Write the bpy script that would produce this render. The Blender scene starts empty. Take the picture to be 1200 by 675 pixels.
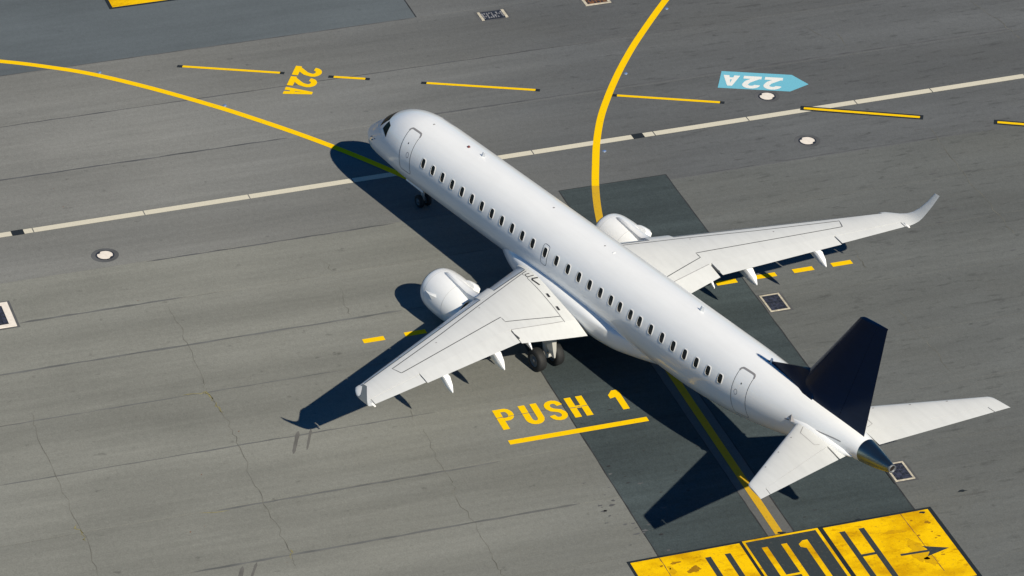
import bpy, bmesh, math, random
from mathutils import Vector, Matrix
from math import sin, cos, pi, radians
random.seed(7)
scene = bpy.context.scene
col = scene.collection

# ------------------------------------------------------------------ camera, sky, sun, exposure
cam_data = bpy.data.cameras.new('camera')
cam = bpy.data.objects.new('camera', cam_data); col.objects.link(cam)
cam_data.sensor_width = 36.0
cam_data.lens = 141.45
cam_data.clip_start = 1.0; cam_data.clip_end = 6000.0
R_ = Vector((0.54573383, 0.83793093, 0.00680704)); U_ = Vector((-0.42894048, 0.27236669, 0.86129348)); D_ = Vector((-0.71985044, 0.47295681, -0.50806221))
rot = Matrix((R_, U_, -D_)).transposed()
cam.matrix_world = Matrix.Translation((139.3137, -83.7218, 89.2907)) @ rot.to_4x4()
scene.camera = cam

SUN_EL = math.atan2(1.0, 1.297); SUN_AZ = math.atan2(0.012, 1.297)   # the sun stands behind the tail (+X)
world = bpy.data.worlds.new('World'); scene.world = world; world.use_nodes = True
wn = world.node_tree
bg = wn.nodes['Background']
sky = wn.nodes.new('ShaderNodeTexSky'); sky.sky_type = 'NISHITA'; sky.sun_disc = False
sky.sun_elevation = SUN_EL; sky.sun_rotation = pi/2 - SUN_AZ
sky.air_density = 1.0; sky.dust_density = 0.0; sky.ozone_density = 5.0
tint = wn.nodes.new('ShaderNodeMix'); tint.data_type = 'RGBA'; tint.blend_type = 'MULTIPLY'; tint.inputs[0].default_value = 1.0
tint.inputs[7].default_value = (0.27, 0.74, 1.06, 1)      # the photograph's cool white balance
wn.links.new(sky.outputs[0], tint.inputs[6]); wn.links.new(tint.outputs[2], bg.inputs[0]); bg.inputs[1].default_value = 0.05
sd = bpy.data.lights.new('sun', 'SUN'); sd.energy = 5.0; sd.angle = radians(0.5); sd.color = (1.0, 0.915, 0.765)
sun = bpy.data.objects.new('sun', sd); col.objects.link(sun)
sun_dir = Vector((cos(SUN_EL)*cos(SUN_AZ), cos(SUN_EL)*sin(SUN_AZ), sin(SUN_EL)))
sun.rotation_euler = sun_dir.to_track_quat('Z', 'Y').to_euler(); sun.location = sun_dir*200
vs = scene.view_settings
vs.view_transform = 'Standard'; vs.look = 'None'; vs.exposure = 0.3; vs.gamma = 1.0; vs.use_curve_mapping = False
scene.render.resolution_x = 1024; scene.render.resolution_y = 576

# ------------------------------------------------------------------ helpers
def mesh(name, verts, faces, mat=None, parent=None, smooth=False, label=None, mats=None, idx=None, link=True):
    me = bpy.data.meshes.new(name); me.from_pydata([tuple(v) for v in verts], [], faces); me.update()
    if mats:
        for m in mats: me.materials.append(m)
        if idx: me.polygons.foreach_set('material_index', idx)
    elif mat: me.materials.append(mat)
    if smooth: me.polygons.foreach_set('use_smooth', [True]*len(me.polygons))
    o = bpy.data.objects.new(name, me); col.objects.link(o)
    if parent: o.parent = parent
    if label: o['label'] = label
    return o

class MB:
    """collects pieces of one part"""
    def __init__(s): s.v = []; s.f = []
    def add(s, v, f):
        n = len(s.v); s.v += [Vector(p) for p in v]; s.f += [tuple(i+n for i in q) for q in f]; return s
    def box(s, c, d, rz=0.0, m=None):
        c = Vector(c); a, b, h = d[0]/2, d[1]/2, d[2]/2
        M = m or Matrix.Rotation(rz, 3, 'Z')
        P = [c + M @ Vector((x*a, y*b, z*h)) for x in (-1, 1) for y in (-1, 1) for z in (-1, 1)]
        return s.add(P, [(0,1,3,2),(4,6,7,5),(0,4,5,1),(2,3,7,6),(0,2,6,4),(1,5,7,3)])
    def tube(s, a, b, r0, r1=None, n=14, caps=True):
        a, b = Vector(a), Vector(b); r1 = r0 if r1 is None else r1
        d = (b-a).normalized(); q = d.to_track_quat('Z', 'Y'); X = q @ Vector((1,0,0)); Y = q @ Vector((0,1,0))
        P = []
        for c, r in ((a, r0), (b, r1)):
            P += [c + X*r*cos(2*pi*i/n) + Y*r*sin(2*pi*i/n) for i in range(n)]
        F = [(i, (i+1) % n, n+(i+1) % n, n+i) for i in range(n)]
        if caps: F += [tuple(range(n-1, -1, -1)), tuple(range(n, 2*n))]
        return s.add(P, F)
    def lathe(s, c, axis, prof, n=32, closed=False):
        """prof: list of (distance along axis, radius)"""
        c = Vector(c); d = Vector(axis).normalized(); q = d.to_track_quat('Z', 'Y'); X = q @ Vector((1,0,0)); Y = q @ Vector((0,1,0))
        P = []; F = []
        for (t, r) in prof: P += [c + d*t + X*r*cos(2*pi*i/n) + Y*r*sin(2*pi*i/n) for i in range(n)]
        m = len(prof)
        for k in range(m if closed else m-1):
            k2 = (k+1) % m
            F += [(k*n+i, k*n+(i+1) % n, k2*n+(i+1) % n, k2*n+i) for i in range(n)]
        return s.add(P, F)
    def loft(s, rings, caps=True, closed=True):
        n = len(rings[0]); P = [p for r in rings for p in r]; F = []
        for k in range(len(rings)-1):
            for i in range(n if closed else n-1):
                j = (i+1) % n; F.append((k*n+i, k*n+j, (k+1)*n+j, (k+1)*n+i))
        if caps: F += [tuple(range(n-1, -1, -1)), tuple(range((len(rings)-1)*n, len(rings)*n))]
        return s.add(P, F)
    def build(s, name, mat, parent=None, smooth=False, label=None, angle=None):
        o = mesh(name, s.v, s.f, mat, parent, smooth, label)
        bm = bmesh.new(); bm.from_mesh(o.data)
        bmesh.ops.recalc_face_normals(bm, faces=bm.faces)
        if angle:
            for e in bm.edges:
                if len(e.link_faces) == 2 and e.calc_face_angle(0) > radians(angle): e.smooth = False
                elif len(e.link_faces) == 1: e.smooth = True
        bm.to_mesh(o.data); bm.free()
        if angle: o.data.polygons.foreach_set('use_smooth', [True]*len(o.data.polygons))
        return o

def thing(name, label, cat, loc=(0,0,0), rz=0.0, group=None):
    o = bpy.data.objects.new(name, None); col.objects.link(o); o.location = loc; o.rotation_euler = (0,0,rz)
    o.empty_display_size = .5
    o['label'] = label; o['category'] = cat
    if group: o['group'] = group
    return o

# ------------------------------------------------------------------ materials
def new_mat(name):
    m = bpy.data.materials.new(name); m.use_nodes = True
    nt = m.node_tree; b = nt.nodes['Principled BSDF']
    return m, nt, b
def N(nt, t, **k):
    n = nt.nodes.new(t)
    for a, v in k.items(): setattr(n, a, v)
    return n
def simple(name, colr, rough=.5, metal=0.0, coat=0.0, var=0.0, scale=3.0, spec=.5, coat_rough=.05):
    m, nt, b = new_mat(name)
    b.inputs['Base Color'].default_value = (*colr, 1); b.inputs['Roughness'].default_value = rough
    b.inputs['Metallic'].default_value = metal; b.inputs['Coat Weight'].default_value = coat; b.inputs['Coat Roughness'].default_value = coat_rough
    b.inputs['Specular IOR Level'].default_value = spec
    if var:
        g = N(nt, 'ShaderNodeTexCoord'); no = N(nt, 'ShaderNodeTexNoise'); no.inputs['Scale'].default_value = scale; no.inputs['Detail'].default_value = 5
        nt.links.new(g.outputs['Object'], no.inputs['Vector'])
        mx = N(nt, 'ShaderNodeMix', data_type='RGBA')
        mx.inputs[6].default_value = (*[c*(1-var) for c in colr], 1); mx.inputs[7].default_value = (*[min(1, c*(1+var)) for c in colr], 1)
        mr = N(nt, 'ShaderNodeMapRange'); mr.inputs[1].default_value = .3; mr.inputs[2].default_value = .7
        nt.links.new(no.outputs['Fac'], mr.inputs[0]); nt.links.new(mr.outputs[0], mx.inputs[0]); nt.links.new(mx.outputs[2], b.inputs['Base Color'])
    return m

GA = radians(-14.9)     # heading of the paving grid
def stretch_noise(nt, pos, su, sv, detail=4, rough=.6, seed=0.0):
    mp = N(nt, 'ShaderNodeMapping'); mp.inputs['Rotation'].default_value = (0, 0, -GA); mp.inputs['Scale'].default_value = (1, 1, 1)
    mp2 = N(nt, 'ShaderNodeMapping'); mp2.inputs['Scale'].default_value = (su, sv, 1); mp2.inputs['Location'].default_value = (seed, seed*1.7, 0)
    no = N(nt, 'ShaderNodeTexNoise'); no.inputs['Scale'].default_value = 1.0; no.inputs['Detail'].default_value = detail; no.inputs['Roughness'].default_value = rough
    nt.links.new(pos, mp.inputs['Vector']); nt.links.new(mp.outputs[0], mp2.inputs['Vector']); nt.links.new(mp2.outputs[0], no.inputs['Vector'])
    return no.outputs['Fac'], mp.outputs[0]
def mrange(nt, src, a, b, c, d, clamp=True):
    r = N(nt, 'ShaderNodeMapRange'); r.clamp = clamp
    for i, v in enumerate((a, b, c, d)): r.inputs[i+1].default_value = v
    nt.links.new(src, r.inputs[0]); return r.outputs[0]
def mul(nt, a, b):
    m = N(nt, 'ShaderNodeMath', operation='MULTIPLY')
    for i, x in enumerate((a, b)):
        if isinstance(x, (int, float)): m.inputs[i].default_value = x
        else: nt.links.new(x, m.inputs[i])
    return m.outputs[0]
def asphalt(name, base, use_objcol=True, strong=1.0, spots=1.0):
    m, nt, b = new_mat(name)
    geo = N(nt, 'ShaderNodeNewGeometry'); pos = geo.outputs['Position']
    fine, gp = stretch_noise(nt, pos, 14, 14, 3, .7)
    fine2, _ = stretch_noise(nt, pos, 4.5, 4.5, 4, .7, 11)
    blot, _ = stretch_noise(nt, pos, .16, .11, 5, .6, 3.1)
    strk, _ = stretch_noise(nt, pos, 1.5, .06, 5, .65, 5.7)
    strk2, _ = stretch_noise(nt, pos, 3.2, .25, 4, .6, 9.2)
    spot, _ = stretch_noise(nt, pos, 1.9, 1.5, 3, .55, 21)
    # base colour shifts from side to side: paler, browner to port; darker to starboard
    sp = N(nt, 'ShaderNodeSeparateXYZ'); nt.links.new(gp, sp.inputs[0])
    f = mrange(nt, fine, .25, .75, 1-.16*strong, 1+.16*strong, False)
    f = mul(nt, f, mrange(nt, fine2, .25, .75, 1-.10*strong, 1+.10*strong, False))
    f = mul(nt, f, mrange(nt, blot, .3, .7, 1-.11*strong, 1+.11*strong, False))
    f = mul(nt, f, mrange(nt, strk, .3, .7, 1-.05*strong, 1+.05*strong, False))
    f = mul(nt, f, mrange(nt, strk2, .35, .7, 1+.03*strong, 1-.06*strong, False))
    f = mul(nt, f, mrange(nt, spot, .66, .78, 1.0, 1-.35*spots))
    band, _ = stretch_noise(nt, pos, .3, .03, 4, .5, 31)
    f = mul(nt, f, mrange(nt, band, .32, .68, 1-.17*strong, 1+.11*strong, False))
    sc1, _ = stretch_noise(nt, pos, 3.2, .7, 4, .62, 41)
    mk = N(nt, 'ShaderNodeMath', operation='MULTIPLY'); nt.links.new(mrange(nt, sc1, .57, .70, 0, .30), mk.inputs[0]); nt.links.new(mrange(nt, sp.outputs[1], 8, 16, .12, 1), mk.inputs[1])
    sb = N(nt, 'ShaderNodeMath', operation='SUBTRACT'); sb.inputs[0].default_value = 1; nt.links.new(mk.outputs[0], sb.inputs[1]); f = mul(nt, f, sb.outputs[0])
    colr = N(nt, 'ShaderNodeMix', data_type='RGBA', blend_type='MIX')
    if use_objcol:
        oi = N(nt, 'ShaderNodeObjectInfo'); src = oi.outputs['Color']
        mx = N(nt, 'ShaderNodeMix', data_type='RGBA')
        side = mrange(nt, sp.outputs[1], -9, 13, 0, 1)
        wig = N(nt, 'ShaderNodeMath', operation='ADD'); nt.links.new(side, wig.inputs[0]); nt.links.new(mrange(nt, blot, .3, .7, -.18, .18, False), wig.inputs[1]); wig.use_clamp = True
        nt.links.new(wig.outputs[0], mx.inputs[0])
        tint = N(nt, 'ShaderNodeMix', data_type='RGBA', blend_type='MULTIPLY'); tint.inputs[0].default_value = 1
        nt.links.new(src, tint.inputs[6]); tint.inputs[7].default_value = (.575, .60, .655, 1)
        nt.links.new(src, mx.inputs[6]); nt.links.new(tint.outputs[2], mx.inputs[7]); src = mx.outputs[2]
        out = N(nt, 'ShaderNodeVectorMath', operation='SCALE'); nt.links.new(src, out.inputs[0]); nt.links.new(f, out.inputs['Scale'])
    else:
        rgb = N(nt, 'ShaderNodeRGB'); rgb.outputs[0].default_value = (*base, 1)
        out = N(nt, 'ShaderNodeVectorMath', operation='SCALE'); nt.links.new(rgb.outputs[0], out.inputs[0]); nt.links.new(f, out.inputs['Scale'])
    # rust and oil specks
    nt.links.new(out.outputs[0], b.inputs['Base Color'])
    b.inputs['Roughness'].default_value = .88; b.inputs['Specular IOR Level'].default_value = .25
    bp = N(nt, 'ShaderNodeBump'); bp.inputs['Strength'].default_value = .25; bp.inputs['Distance'].default_value = .012
    nt.links.new(fine, bp.inputs['Height']); nt.links.new(bp.outputs[0], b.inputs['Normal'])
    return m
def road_paint(name, colr, wear=.25, under=(.12,.12,.115), stain=None):
    m, nt, b = new_mat(name)
    geo = N(nt, 'ShaderNodeNewGeometry'); pos = geo.outputs['Position']
    n1, _ = stretch_noise(nt, pos, 5, 5, 5, .75, 2.3); n2, _ = stretch_noise(nt, pos, .7, .45, 4, .6, 8.8); n3, _ = stretch_noise(nt, pos, 16, 16, 2, .6, 4.4)
    mx = N(nt, 'ShaderNodeMix', data_type='RGBA'); mx.inputs[6].default_value = (*colr, 1); mx.inputs[7].default_value = (*under, 1)
    nt.links.new(mrange(nt, n1, .62-.12*wear, .80, 0, .85*min(1, wear*2.2)), mx.inputs[0])
    src = mx.outputs[2]
    if stain:
        m2 = N(nt, 'ShaderNodeMix', data_type='RGBA', blend_type='MULTIPLY'); nt.links.new(src, m2.inputs[6]); m2.inputs[7].default_value = (*stain, 1)
        nt.links.new(mrange(nt, n2, .45, .68, 0, .8), m2.inputs[0]); src = m2.outputs[2]
        n5, _ = stretch_noise(nt, pos, 2.6, 1.2, 4, .65, 14.0)
        m4 = N(nt, 'ShaderNodeMix', data_type='RGBA', blend_type='MULTIPLY'); nt.links.new(src, m4.inputs[6]); m4.inputs[7].default_value = (.55, .42, .3, 1)
        nt.links.new(mrange(nt, n5, .58, .70, 0, .85), m4.inputs[0]); src = m4.outputs[2]
    out = N(nt, 'ShaderNodeVectorMath', operation='SCALE'); nt.links.new(src, out.inputs[0]); nt.links.new(mrange(nt, n3, .25, .75, .90, 1.08, False), out.inputs['Scale'])
    nt.links.new(out.outputs[0], b.inputs['Base Color']); b.inputs['Roughness'].default_value = .8; b.inputs['Specular IOR Level'].default_value = .08
    return m

def aircraft_paint(name, colr, rough=.3, coat=.6, dirt=.06, streak=.05):
    m, nt, b = new_mat(name)
    tc = N(nt, 'ShaderNodeTexCoord')
    n1 = N(nt, 'ShaderNodeTexNoise'); n1.inputs['Scale'].default_value = .9; n1.inputs['Detail'].default_value = 6; n1.inputs['Roughness'].default_value = .65
    mp = N(nt, 'ShaderNodeMapping'); mp.inputs['Scale'].default_value = (.35, 3.0, 3.0)
    n2 = N(nt, 'ShaderNodeTexNoise'); n2.inputs['Scale'].default_value = 1.6; n2.inputs['Detail'].default_value = 5
    nt.links.new(tc.outputs['Object'], n1.inputs['Vector']); nt.links.new(tc.outputs['Object'], mp.inputs['Vector']); nt.links.new(mp.outputs[0], n2.inputs['Vector'])
    f = mul(nt, mrange(nt, n1.outputs['Fac'], .35, .75, 1.0, 1-dirt), mrange(nt, n2.outputs['Fac'], .4, .75, 1.0, 1-streak))
    rgb = N(nt, 'ShaderNodeRGB'); rgb.outputs[0].default_value = (*colr, 1)
    out = N(nt, 'ShaderNodeVectorMath', operation='SCALE'); nt.links.new(rgb.outputs[0], out.inputs[0]); nt.links.new(f, out.inputs['Scale'])
    nt.links.new(out.outputs[0], b.inputs['Base Color'])
    b.inputs['Roughness'].default_value = rough; b.inputs['Coat Weight'].default_value = coat; b.inputs['Coat Roughness'].default_value = .04
    bp = N(nt, 'ShaderNodeBump'); bp.inputs['Strength'].default_value = .05; bp.inputs['Distance'].default_value = .05
    nt.links.new(n2.outputs['Fac'], bp.inputs['Height']); nt.links.new(bp.outputs[0], b.inputs['Normal']); nt.links.new(bp.outputs[0], b.inputs['Coat Normal'])
    return m

M = {}
M['lane'] = asphalt('lane_asphalt', (.2,.2,.18))
M['patch'] = asphalt('patch_asphalt', (.049,.065,.069), False, 1.7, 1.0)
M['slate'] = asphalt('slate_asphalt', (.097,.115,.126), False, .8, .5)
M['strip'] = asphalt('strip_asphalt', (.112,.116,.115), False, .8, .5)
M['smear'] = simple('faded_bitumen', (.112,.116,.112), .85, var=.22, scale=.8)
M['joint'] = simple('joint_bitumen', (.022,.024,.026), .8, var=.4, scale=1.5)
M['tar'] = simple('tar', (.08,.083,.086), .8, var=.3, scale=.8)
M['crack'] = simple('crack_fill', (.115,.115,.098), .9, var=.4, scale=1.2)
M['moss'] = simple('crack_moss', (.2,.18,.08), .9, var=.4, scale=4)
M['rubber_mark'] = simple('rubber_mark', (.11,.108,.10), .9, var=.2, scale=1.5)
M['yellow'] = road_paint('yellow_paint', (.84,.535,.001), .5, (.36,.22,.03))
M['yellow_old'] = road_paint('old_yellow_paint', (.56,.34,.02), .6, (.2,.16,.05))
M['sign_yellow'] = road_paint('sign_yellow_paint', (.82,.51,.001), .6, (.24,.12,.02), (.55,.42,.25))
M['black'] = road_paint('black_paint', (.018,.024,.03), .3, (.07,.075,.08))
M['sign_black'] = road_paint('sign_black_paint', (.035,.045,.05), .7, (.09,.09,.08))
M['white_line'] = road_paint('cream_line_paint', (.57,.54,.44), .35, (.3,.29,.25))
M['sky_blue'] = road_paint('sky_blue_paint', (.15,.44,.56), .15, (.12,.3,.36))
M['letter_white'] = road_paint('white_letter_paint', (.72,.73,.70), .15, (.4,.5,.5))
M['concrete'] = simple('pit_concrete', (.46,.42,.33), .85, var=.3, scale=5)
M['round_white'] = simple('cover_white', (.74,.68,.6), .7, var=.08, scale=6)
M['cast_iron'] = simple('cast_iron', (.03,.034,.045), .55, .3, var=.4, scale=9)
M['rust'] = simple('rust_iron', (.16,.07,.03), .8, .1, var=.5, scale=7)
M['light_metal'] = simple('light_fixture_metal', (.3,.38,.5), .4, .6)
M['lens_blue'] = simple('light_lens_blue', (.08,.2,.6), .15)
M['white'] = aircraft_paint('white_aircraft_paint', (.845,.86,.86), .3, .5, .03, .03)
M['wing_white'] = aircraft_paint('wing_white_paint', (.595,.61,.605), .42, .15, .05, .06)
M['wing_edge'] = simple('shade_blue_edge_metal', (.56,.61,.66), .35, .25, .2, var=.05)  # edge metal; bluish grey paints the forward-facing slats' shade into the colour
M['line'] = simple('panel_line', (.07,.075,.08), .6)
M['faint'] = simple('faint_panel_line', (.58,.59,.59), .5)
M['gasket'] = simple('door_gasket_grey', (.24,.235,.24), .6)
M['pane'] = simple('window_pane', (.006,.010,.012), .25, 0, 0, spec=.25)
M['frame_white'] = simple('window_frame', (.82,.82,.8), .35, .0, .3)
M['navy'] = aircraft_paint('navy_fin_paint', (.0004,.009,.036), .2, .0, .15, .1)
M['navy'].node_tree.nodes['Principled BSDF'].inputs['Specular IOR Level'].default_value = .09
M['navy'].node_tree.nodes['Principled BSDF'].inputs['Specular Tint'].default_value = (.25, .6, 1, 1)
M['steel'] = simple('polished_steel', (.19,.24,.235), .33, 1.0, var=.15, scale=2)
M['steel_dark'] = simple('dark_hot_metal', (.05,.04,.035), .5, .8)
M['chrome'] = simple('bright_metal', (.7,.7,.7), .2, 1.0)
M['tyre'] = simple('tyre_rubber', (.010,.011,.012), .75, var=.25, scale=5)
M['rim'] = simple('wheel_rim_grey', (.12,.13,.14), .5, .3)
M['strut'] = simple('gear_grey_paint', (.42,.42,.40), .4, .1)
M['fan'] = simple('fan_titanium', (.12,.13,.14), .35, .9)
M['red'] = simple('red_beacon', (.10,.008,.008), .25)
M['glass_dark'] = simple('cockpit_glass', (.006,.014,.016), .25, 0, 0, spec=.02)
M['decal_black'] = simple('black_lettering', (.015,.016,.02), .5)

# ------------------------------------------------------------------ the ground: apron, paving lanes, seams
eu = Vector((cos(GA), sin(GA), 0)); ev = Vector((-sin(GA), cos(GA), 0))
def UV(u, v, z=0.0): return eu*u + ev*v + Vector((0, 0, z))

G = 3000.0
apron = mesh('apron', [(-G,-G,-.04),(G,-G,-.04),(G,G,-.04),(-G,G,-.04)], [(0,1,2,3)], M['strip'])
apron['kind'] = 'structure'; apron['label'] = 'grey asphalt airport apron paved in long lanes'

seams = [-54, -49, -44, -39, -34, -29, -23.9, -18.9, -13.83, -8.8, -3.7, 1.15, 5.45, 9.0, 12.9, 16.82, 21.2, 25.5, 29.5, 33.6, 37.9, 42.1, 46.3, 50.5, 54.7, 59]
VMIN, VMAX = -62, 74
tones = {}
base = Vector((.211, .215, .192))
for k in range(len(seams)-1):
    u0, u1 = seams[k], seams[k+1]
    t = 1.0 + random.uniform(-.07, .05)
    if u1 < -13: t *= .86
    elif u1 < 6: t *= .87
    elif u1 < 13: t *= .95
    wob = [[random.uniform(-.012, .012) for _ in range(2)] for _ in range(69)]
    V = []; F = []; n = 68
    for i in range(n+1):
        v = VMIN + (VMAX-VMIN)*i/n
        V += [UV(u0+.012+wob[i][0], v, 0), UV(u1-.012+wob[i][1], v, 0)]
    F = [(2*i, 2*i+1, 2*i+3, 2*i+2) for i in range(n)]
    m0 = len(V); V += [p + Vector((0,0,-.03)) for p in V[:m0]]
    F += [(2*i, 2*i+2, m0+2*i+2, m0+2*i) for i in range(n)] + [(2*i+1, m0+2*i+1, m0+2*i+3, 2*i+3) for i in range(n)]
    o = mesh('paving_lane', V, F, M['lane'], apron)
    o.color = (base.x*t, base.y*t, base.z*t*(1.0 if u0 > 4 else 1.06), 1)
def strip(pts, w, z, name, mat, parent, label=None, jit=0.0, taper=False):
    """a flat ribbon along world points (x, y)"""
    P = [Vector((p[0], p[1], 0)) for p in pts]; V = []; n = len(P)
    for i in range(n):
        d = (P[min(i+1, n-1)] - P[max(i-1, 0)]).normalized(); nr = Vector((-d.y, d.x, 0))
        ww = w*(1+random.uniform(-jit, jit))
        if taper and i in (0, n-1): ww *= .15
        V += [P[i]+nr*ww/2+Vector((0,0,z)), P[i]-nr*ww/2+Vector((0,0,z))]
    return mesh(name, V, [(2*i, 2*i+1, 2*i+3, 2*i+2) for i in range(n-1)], mat, parent, label=label)
for s in seams:
    strip([UV(s, v)[:2] for v in range(VMIN, VMAX+1, 2)], .14, -.011, 'seam', M['tar'], apron)
# tar smears along some seams
for s, v0, v1, w in [(12.9, -26, -2.4, .13), (8.97, -18.4, -11, .13), (16.85, -24, -6, .07), (21.2, -22, -3.5, .07), (25.6, -14, -2, .10), (29.5, -16, 0, .12), (-3.7, -20, -3, .10), (-3.9, 3, 34, .11), (5.5, -12, -.5, .09), (5.3, 12.5, 28, .07), (-8.75, -16, 22, .08), (-13.83, -16, 6.3, .10)]:
    n = int((v1-v0)/.6)+2
    strip([UV(s+random.uniform(-.02, .02), v0+(v1-v0)*i/n)[:2] for i in range(n+1)], w, .003, 'seam_smear', M['smear' if s > 6 else 'tar'], apron, jit=.4, taper=True)

def sheet(u0, u1, v0, v1, z, name, mat, label=None, parent=None, nseg=1, jit=0.0):
    return mesh(name, [UV(u0, v0, z), UV(u1, v0, z), UV(u1, v1, z), UV(u0, v1, z)], [(0,1,2,3)], mat, parent or apron, label=label)
sheet(4.9, 33.98, 7.45, 12.63, .004, 'asphalt_patch', M['patch'], 'dark asphalt strip running from beside the starboard engine to the yellow sign')
sheet(13.0, 33.98, 1.72, 6.33, .004, 'asphalt_patch', M['patch'], 'dark asphalt strip under the port main wheels and tail shadow')
sheet(13.0, 33.98, 6.33, 7.45, .003, 'asphalt_strip', M['strip'], 'narrow paler strip carrying the yellow centre line')
sheet(-70, -13.85, -60, 6.4, .004, 'asphalt_field', M['slate'], 'bluish grey asphalt field beyond the taxi line')
for (v, u0, u1) in [(12.63, 4.9, 34), (1.72, 13, 34), (6.33, 13, 34), (7.45, 4.9, 34)]:
    strip([UV(u0+(u1-u0)*i/40, v+random.uniform(-.008, .008))[:2] for i in range(41)], .05, .0065, 'patch_joint', M['joint'], apron, jit=.4)
strip([UV(4.9, 7.45)[:2], UV(4.9, 12.63)[:2]], .05, .0065, 'patch_joint', M['joint'], apron)
strip([UV(-40, 6.4)[:2], UV(-13.85, 6.4)[:2]], .07, .0065, 'patch_joint', M['joint'], apron)
# transverse cracks: knots measured on the ground, jagged between
def crack_px(pts, w=.025, mat='crack'):
    out = []
    for a, b in zip(pts[:-1], pts[1:]):
        for i in range(5):
            t = i/5; out.append((a[0]+(b[0]-a[0])*t+random.uniform(-.09, .09), a[1]+(b[1]-a[1])*t+random.uniform(-.09, .09)))
    out.append(pts[-1])
    return strip(out, w, .0045, 'crack', M[mat], apron, jit=.7, taper=True)
CRACKS_XY = [[(6.18, -14.07), (8.09, -14.4), (9.45, -14.95), (12.25, -15.72), (13.14, -16.07), (14.92, -16.25), (16.59, -16.7), (17.62, -17.03), (20.48, -17.91), (21.74, -18.24), (24.08, -18.81), (25.61, -19.25), (26.21, -19.42)], [(10.73, -23.0), (12.01, -23.43), (15.52, -24.36), (18.51, -25.06), (20.22, -25.48), (22.58, -26.21)], [(20.29, -9.81), (22.14, -10.52), (24.39, -11.01), (25.35, -11.57), (27.43, -11.87), (29.1, -12.38), (30.59, -12.8), (31.41, -13.03)], [(10.94, 24.02), (13.16, 23.22), (15.78, 22.4), (17.85, 21.87), (20.01, 21.24), (20.95, 20.99)], [(23.11, 12.57), (25.16, 12.08), (27.0, 11.68), (28.58, 11.24)], [(1.38, 34.06), (4.27, 33.77), (6.3, 33.48), (7.28, 33.48)], [(18.08, 14.05), (18.98, 13.77), (19.71, 13.58)], [(8.59, -6.89), (10.19, -7.5), (11.19, -7.81)], [(5.91, -6.25), (7.37, -6.47)], [(18.29, -9.27), (19.49, -9.85)], [(0.66, 26.27), (2.29, 25.77)], [(-0.83, 25.3), (1.5, 25.54)]]
for pts in CRACKS_XY: crack_px(pts)
MOSS_XY = [[(13.16, -16.2), (13.16, -16.03), (13.9, -16.16), (14.92, -16.25)], [(19.06, -25.35), (19.79, -25.43), (20.25, -25.49)], [(25.02, -19.01), (25.68, -19.29)], [(12.81, -17.06), (13.12, -16.09)], [(21.0, -20.71), (21.37, -19.67)]]
for pts in MOSS_XY: crack_px(pts, .05, 'moss')
# rubber marks near the wing-tip shadow and lower left
for (u0, v0, u1, v1, w) in [(20.9, -9.3, 22.5, -9.95, .16), (20.9, -8.75, 22.4, -9.35, .10), (29.7, -14.0, 31.2, -14.6, .2), (29.6, -13.4, 31.0, -14.1, .12)]:
    strip([UV(u0+(u1-u0)*i/8, v0+(v1-v0)*i/8)[:2] for i in range(9)], w, .004, 'rubber_mark', M['rubber_mark'], apron, jit=.2, taper=True)

# ------------------------------------------------------------------ painted markings
def bez_chain(pts, sub=8):
    """Catmull-Rom through world points"""
    P = [Vector((p[0], p[1], 0)) for p in pts]; out = []
    for i in range(len(P)-1):
        p0 = P[max(i-1, 0)]; p1 = P[i]; p2 = P[i+1]; p3 = P[min(i+2, len(P)-1)]
        for k in range(sub):
            t = k/sub
            out.append(.5*((2*p1)+(p2-p0)*t+(2*p0-5*p1+4*p2-p3)*t*t+(3*p1-p0-3*p2+p3)*t**3))
    out.append(P[-1]); return [(p.x, p.y) for p in out]
YW = .34
curveA = [(-30,-27),(-24.5,-17.2),(-21.2,-12.9),(-18.48,-9.75),(-16.64,-8.0),(-14.82,-6.55),(-12.1,-4.90),(-8.87,-3.23),(-6.7,-2.25),(-4.61,-1.38),(-2.64,-.64),(-.49,.07),(1.75,.72),(4.2,1.38),(7.2,1.98),(10.4,2.75),(13.6,2.92),(16.6,2.55),(19.5,1.86)]
curveB = [(-16,36),(-11.3,28),(-8.9,24.4),(-6.73,21.24),(-4.08,17.80),(-2.35,15.75),(-.92,14.2),(.41,12.86),(1.87,11.5),(3.68,10.05),(5.62,8.67),(7.3,7.53),(9.04,6.48),(10.7,5.6),(12.6,4.72),(15.0,3.80),(17.6,2.86),(20.4,1.68)]
strip(bez_chain(curveA), YW, .012, 'taxi_line', M['yellow'], apron, 'yellow curved taxi line sweeping in from the left to the nose')
cb = bez_chain(curveB, 12); ks = next(i for i, p in enumerate(cb) if Vector((p[0], p[1], 0)).dot(eu) > 4.9)
strip(cb[:ks+1], YW, .010, 'taxi_line', M['yellow'], apron, 'yellow curved taxi line coming down from the top edge')
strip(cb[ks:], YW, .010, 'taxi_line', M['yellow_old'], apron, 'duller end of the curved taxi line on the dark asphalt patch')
strip([UV(18.6+ (33.95-18.6)*i/20, 6.92-.0045*i)[:2] for i in range(21)], YW, .014, 'taxi_line', M['yellow_old'], apron, 'worn yellow centre line under the fuselage to the sign')
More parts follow.
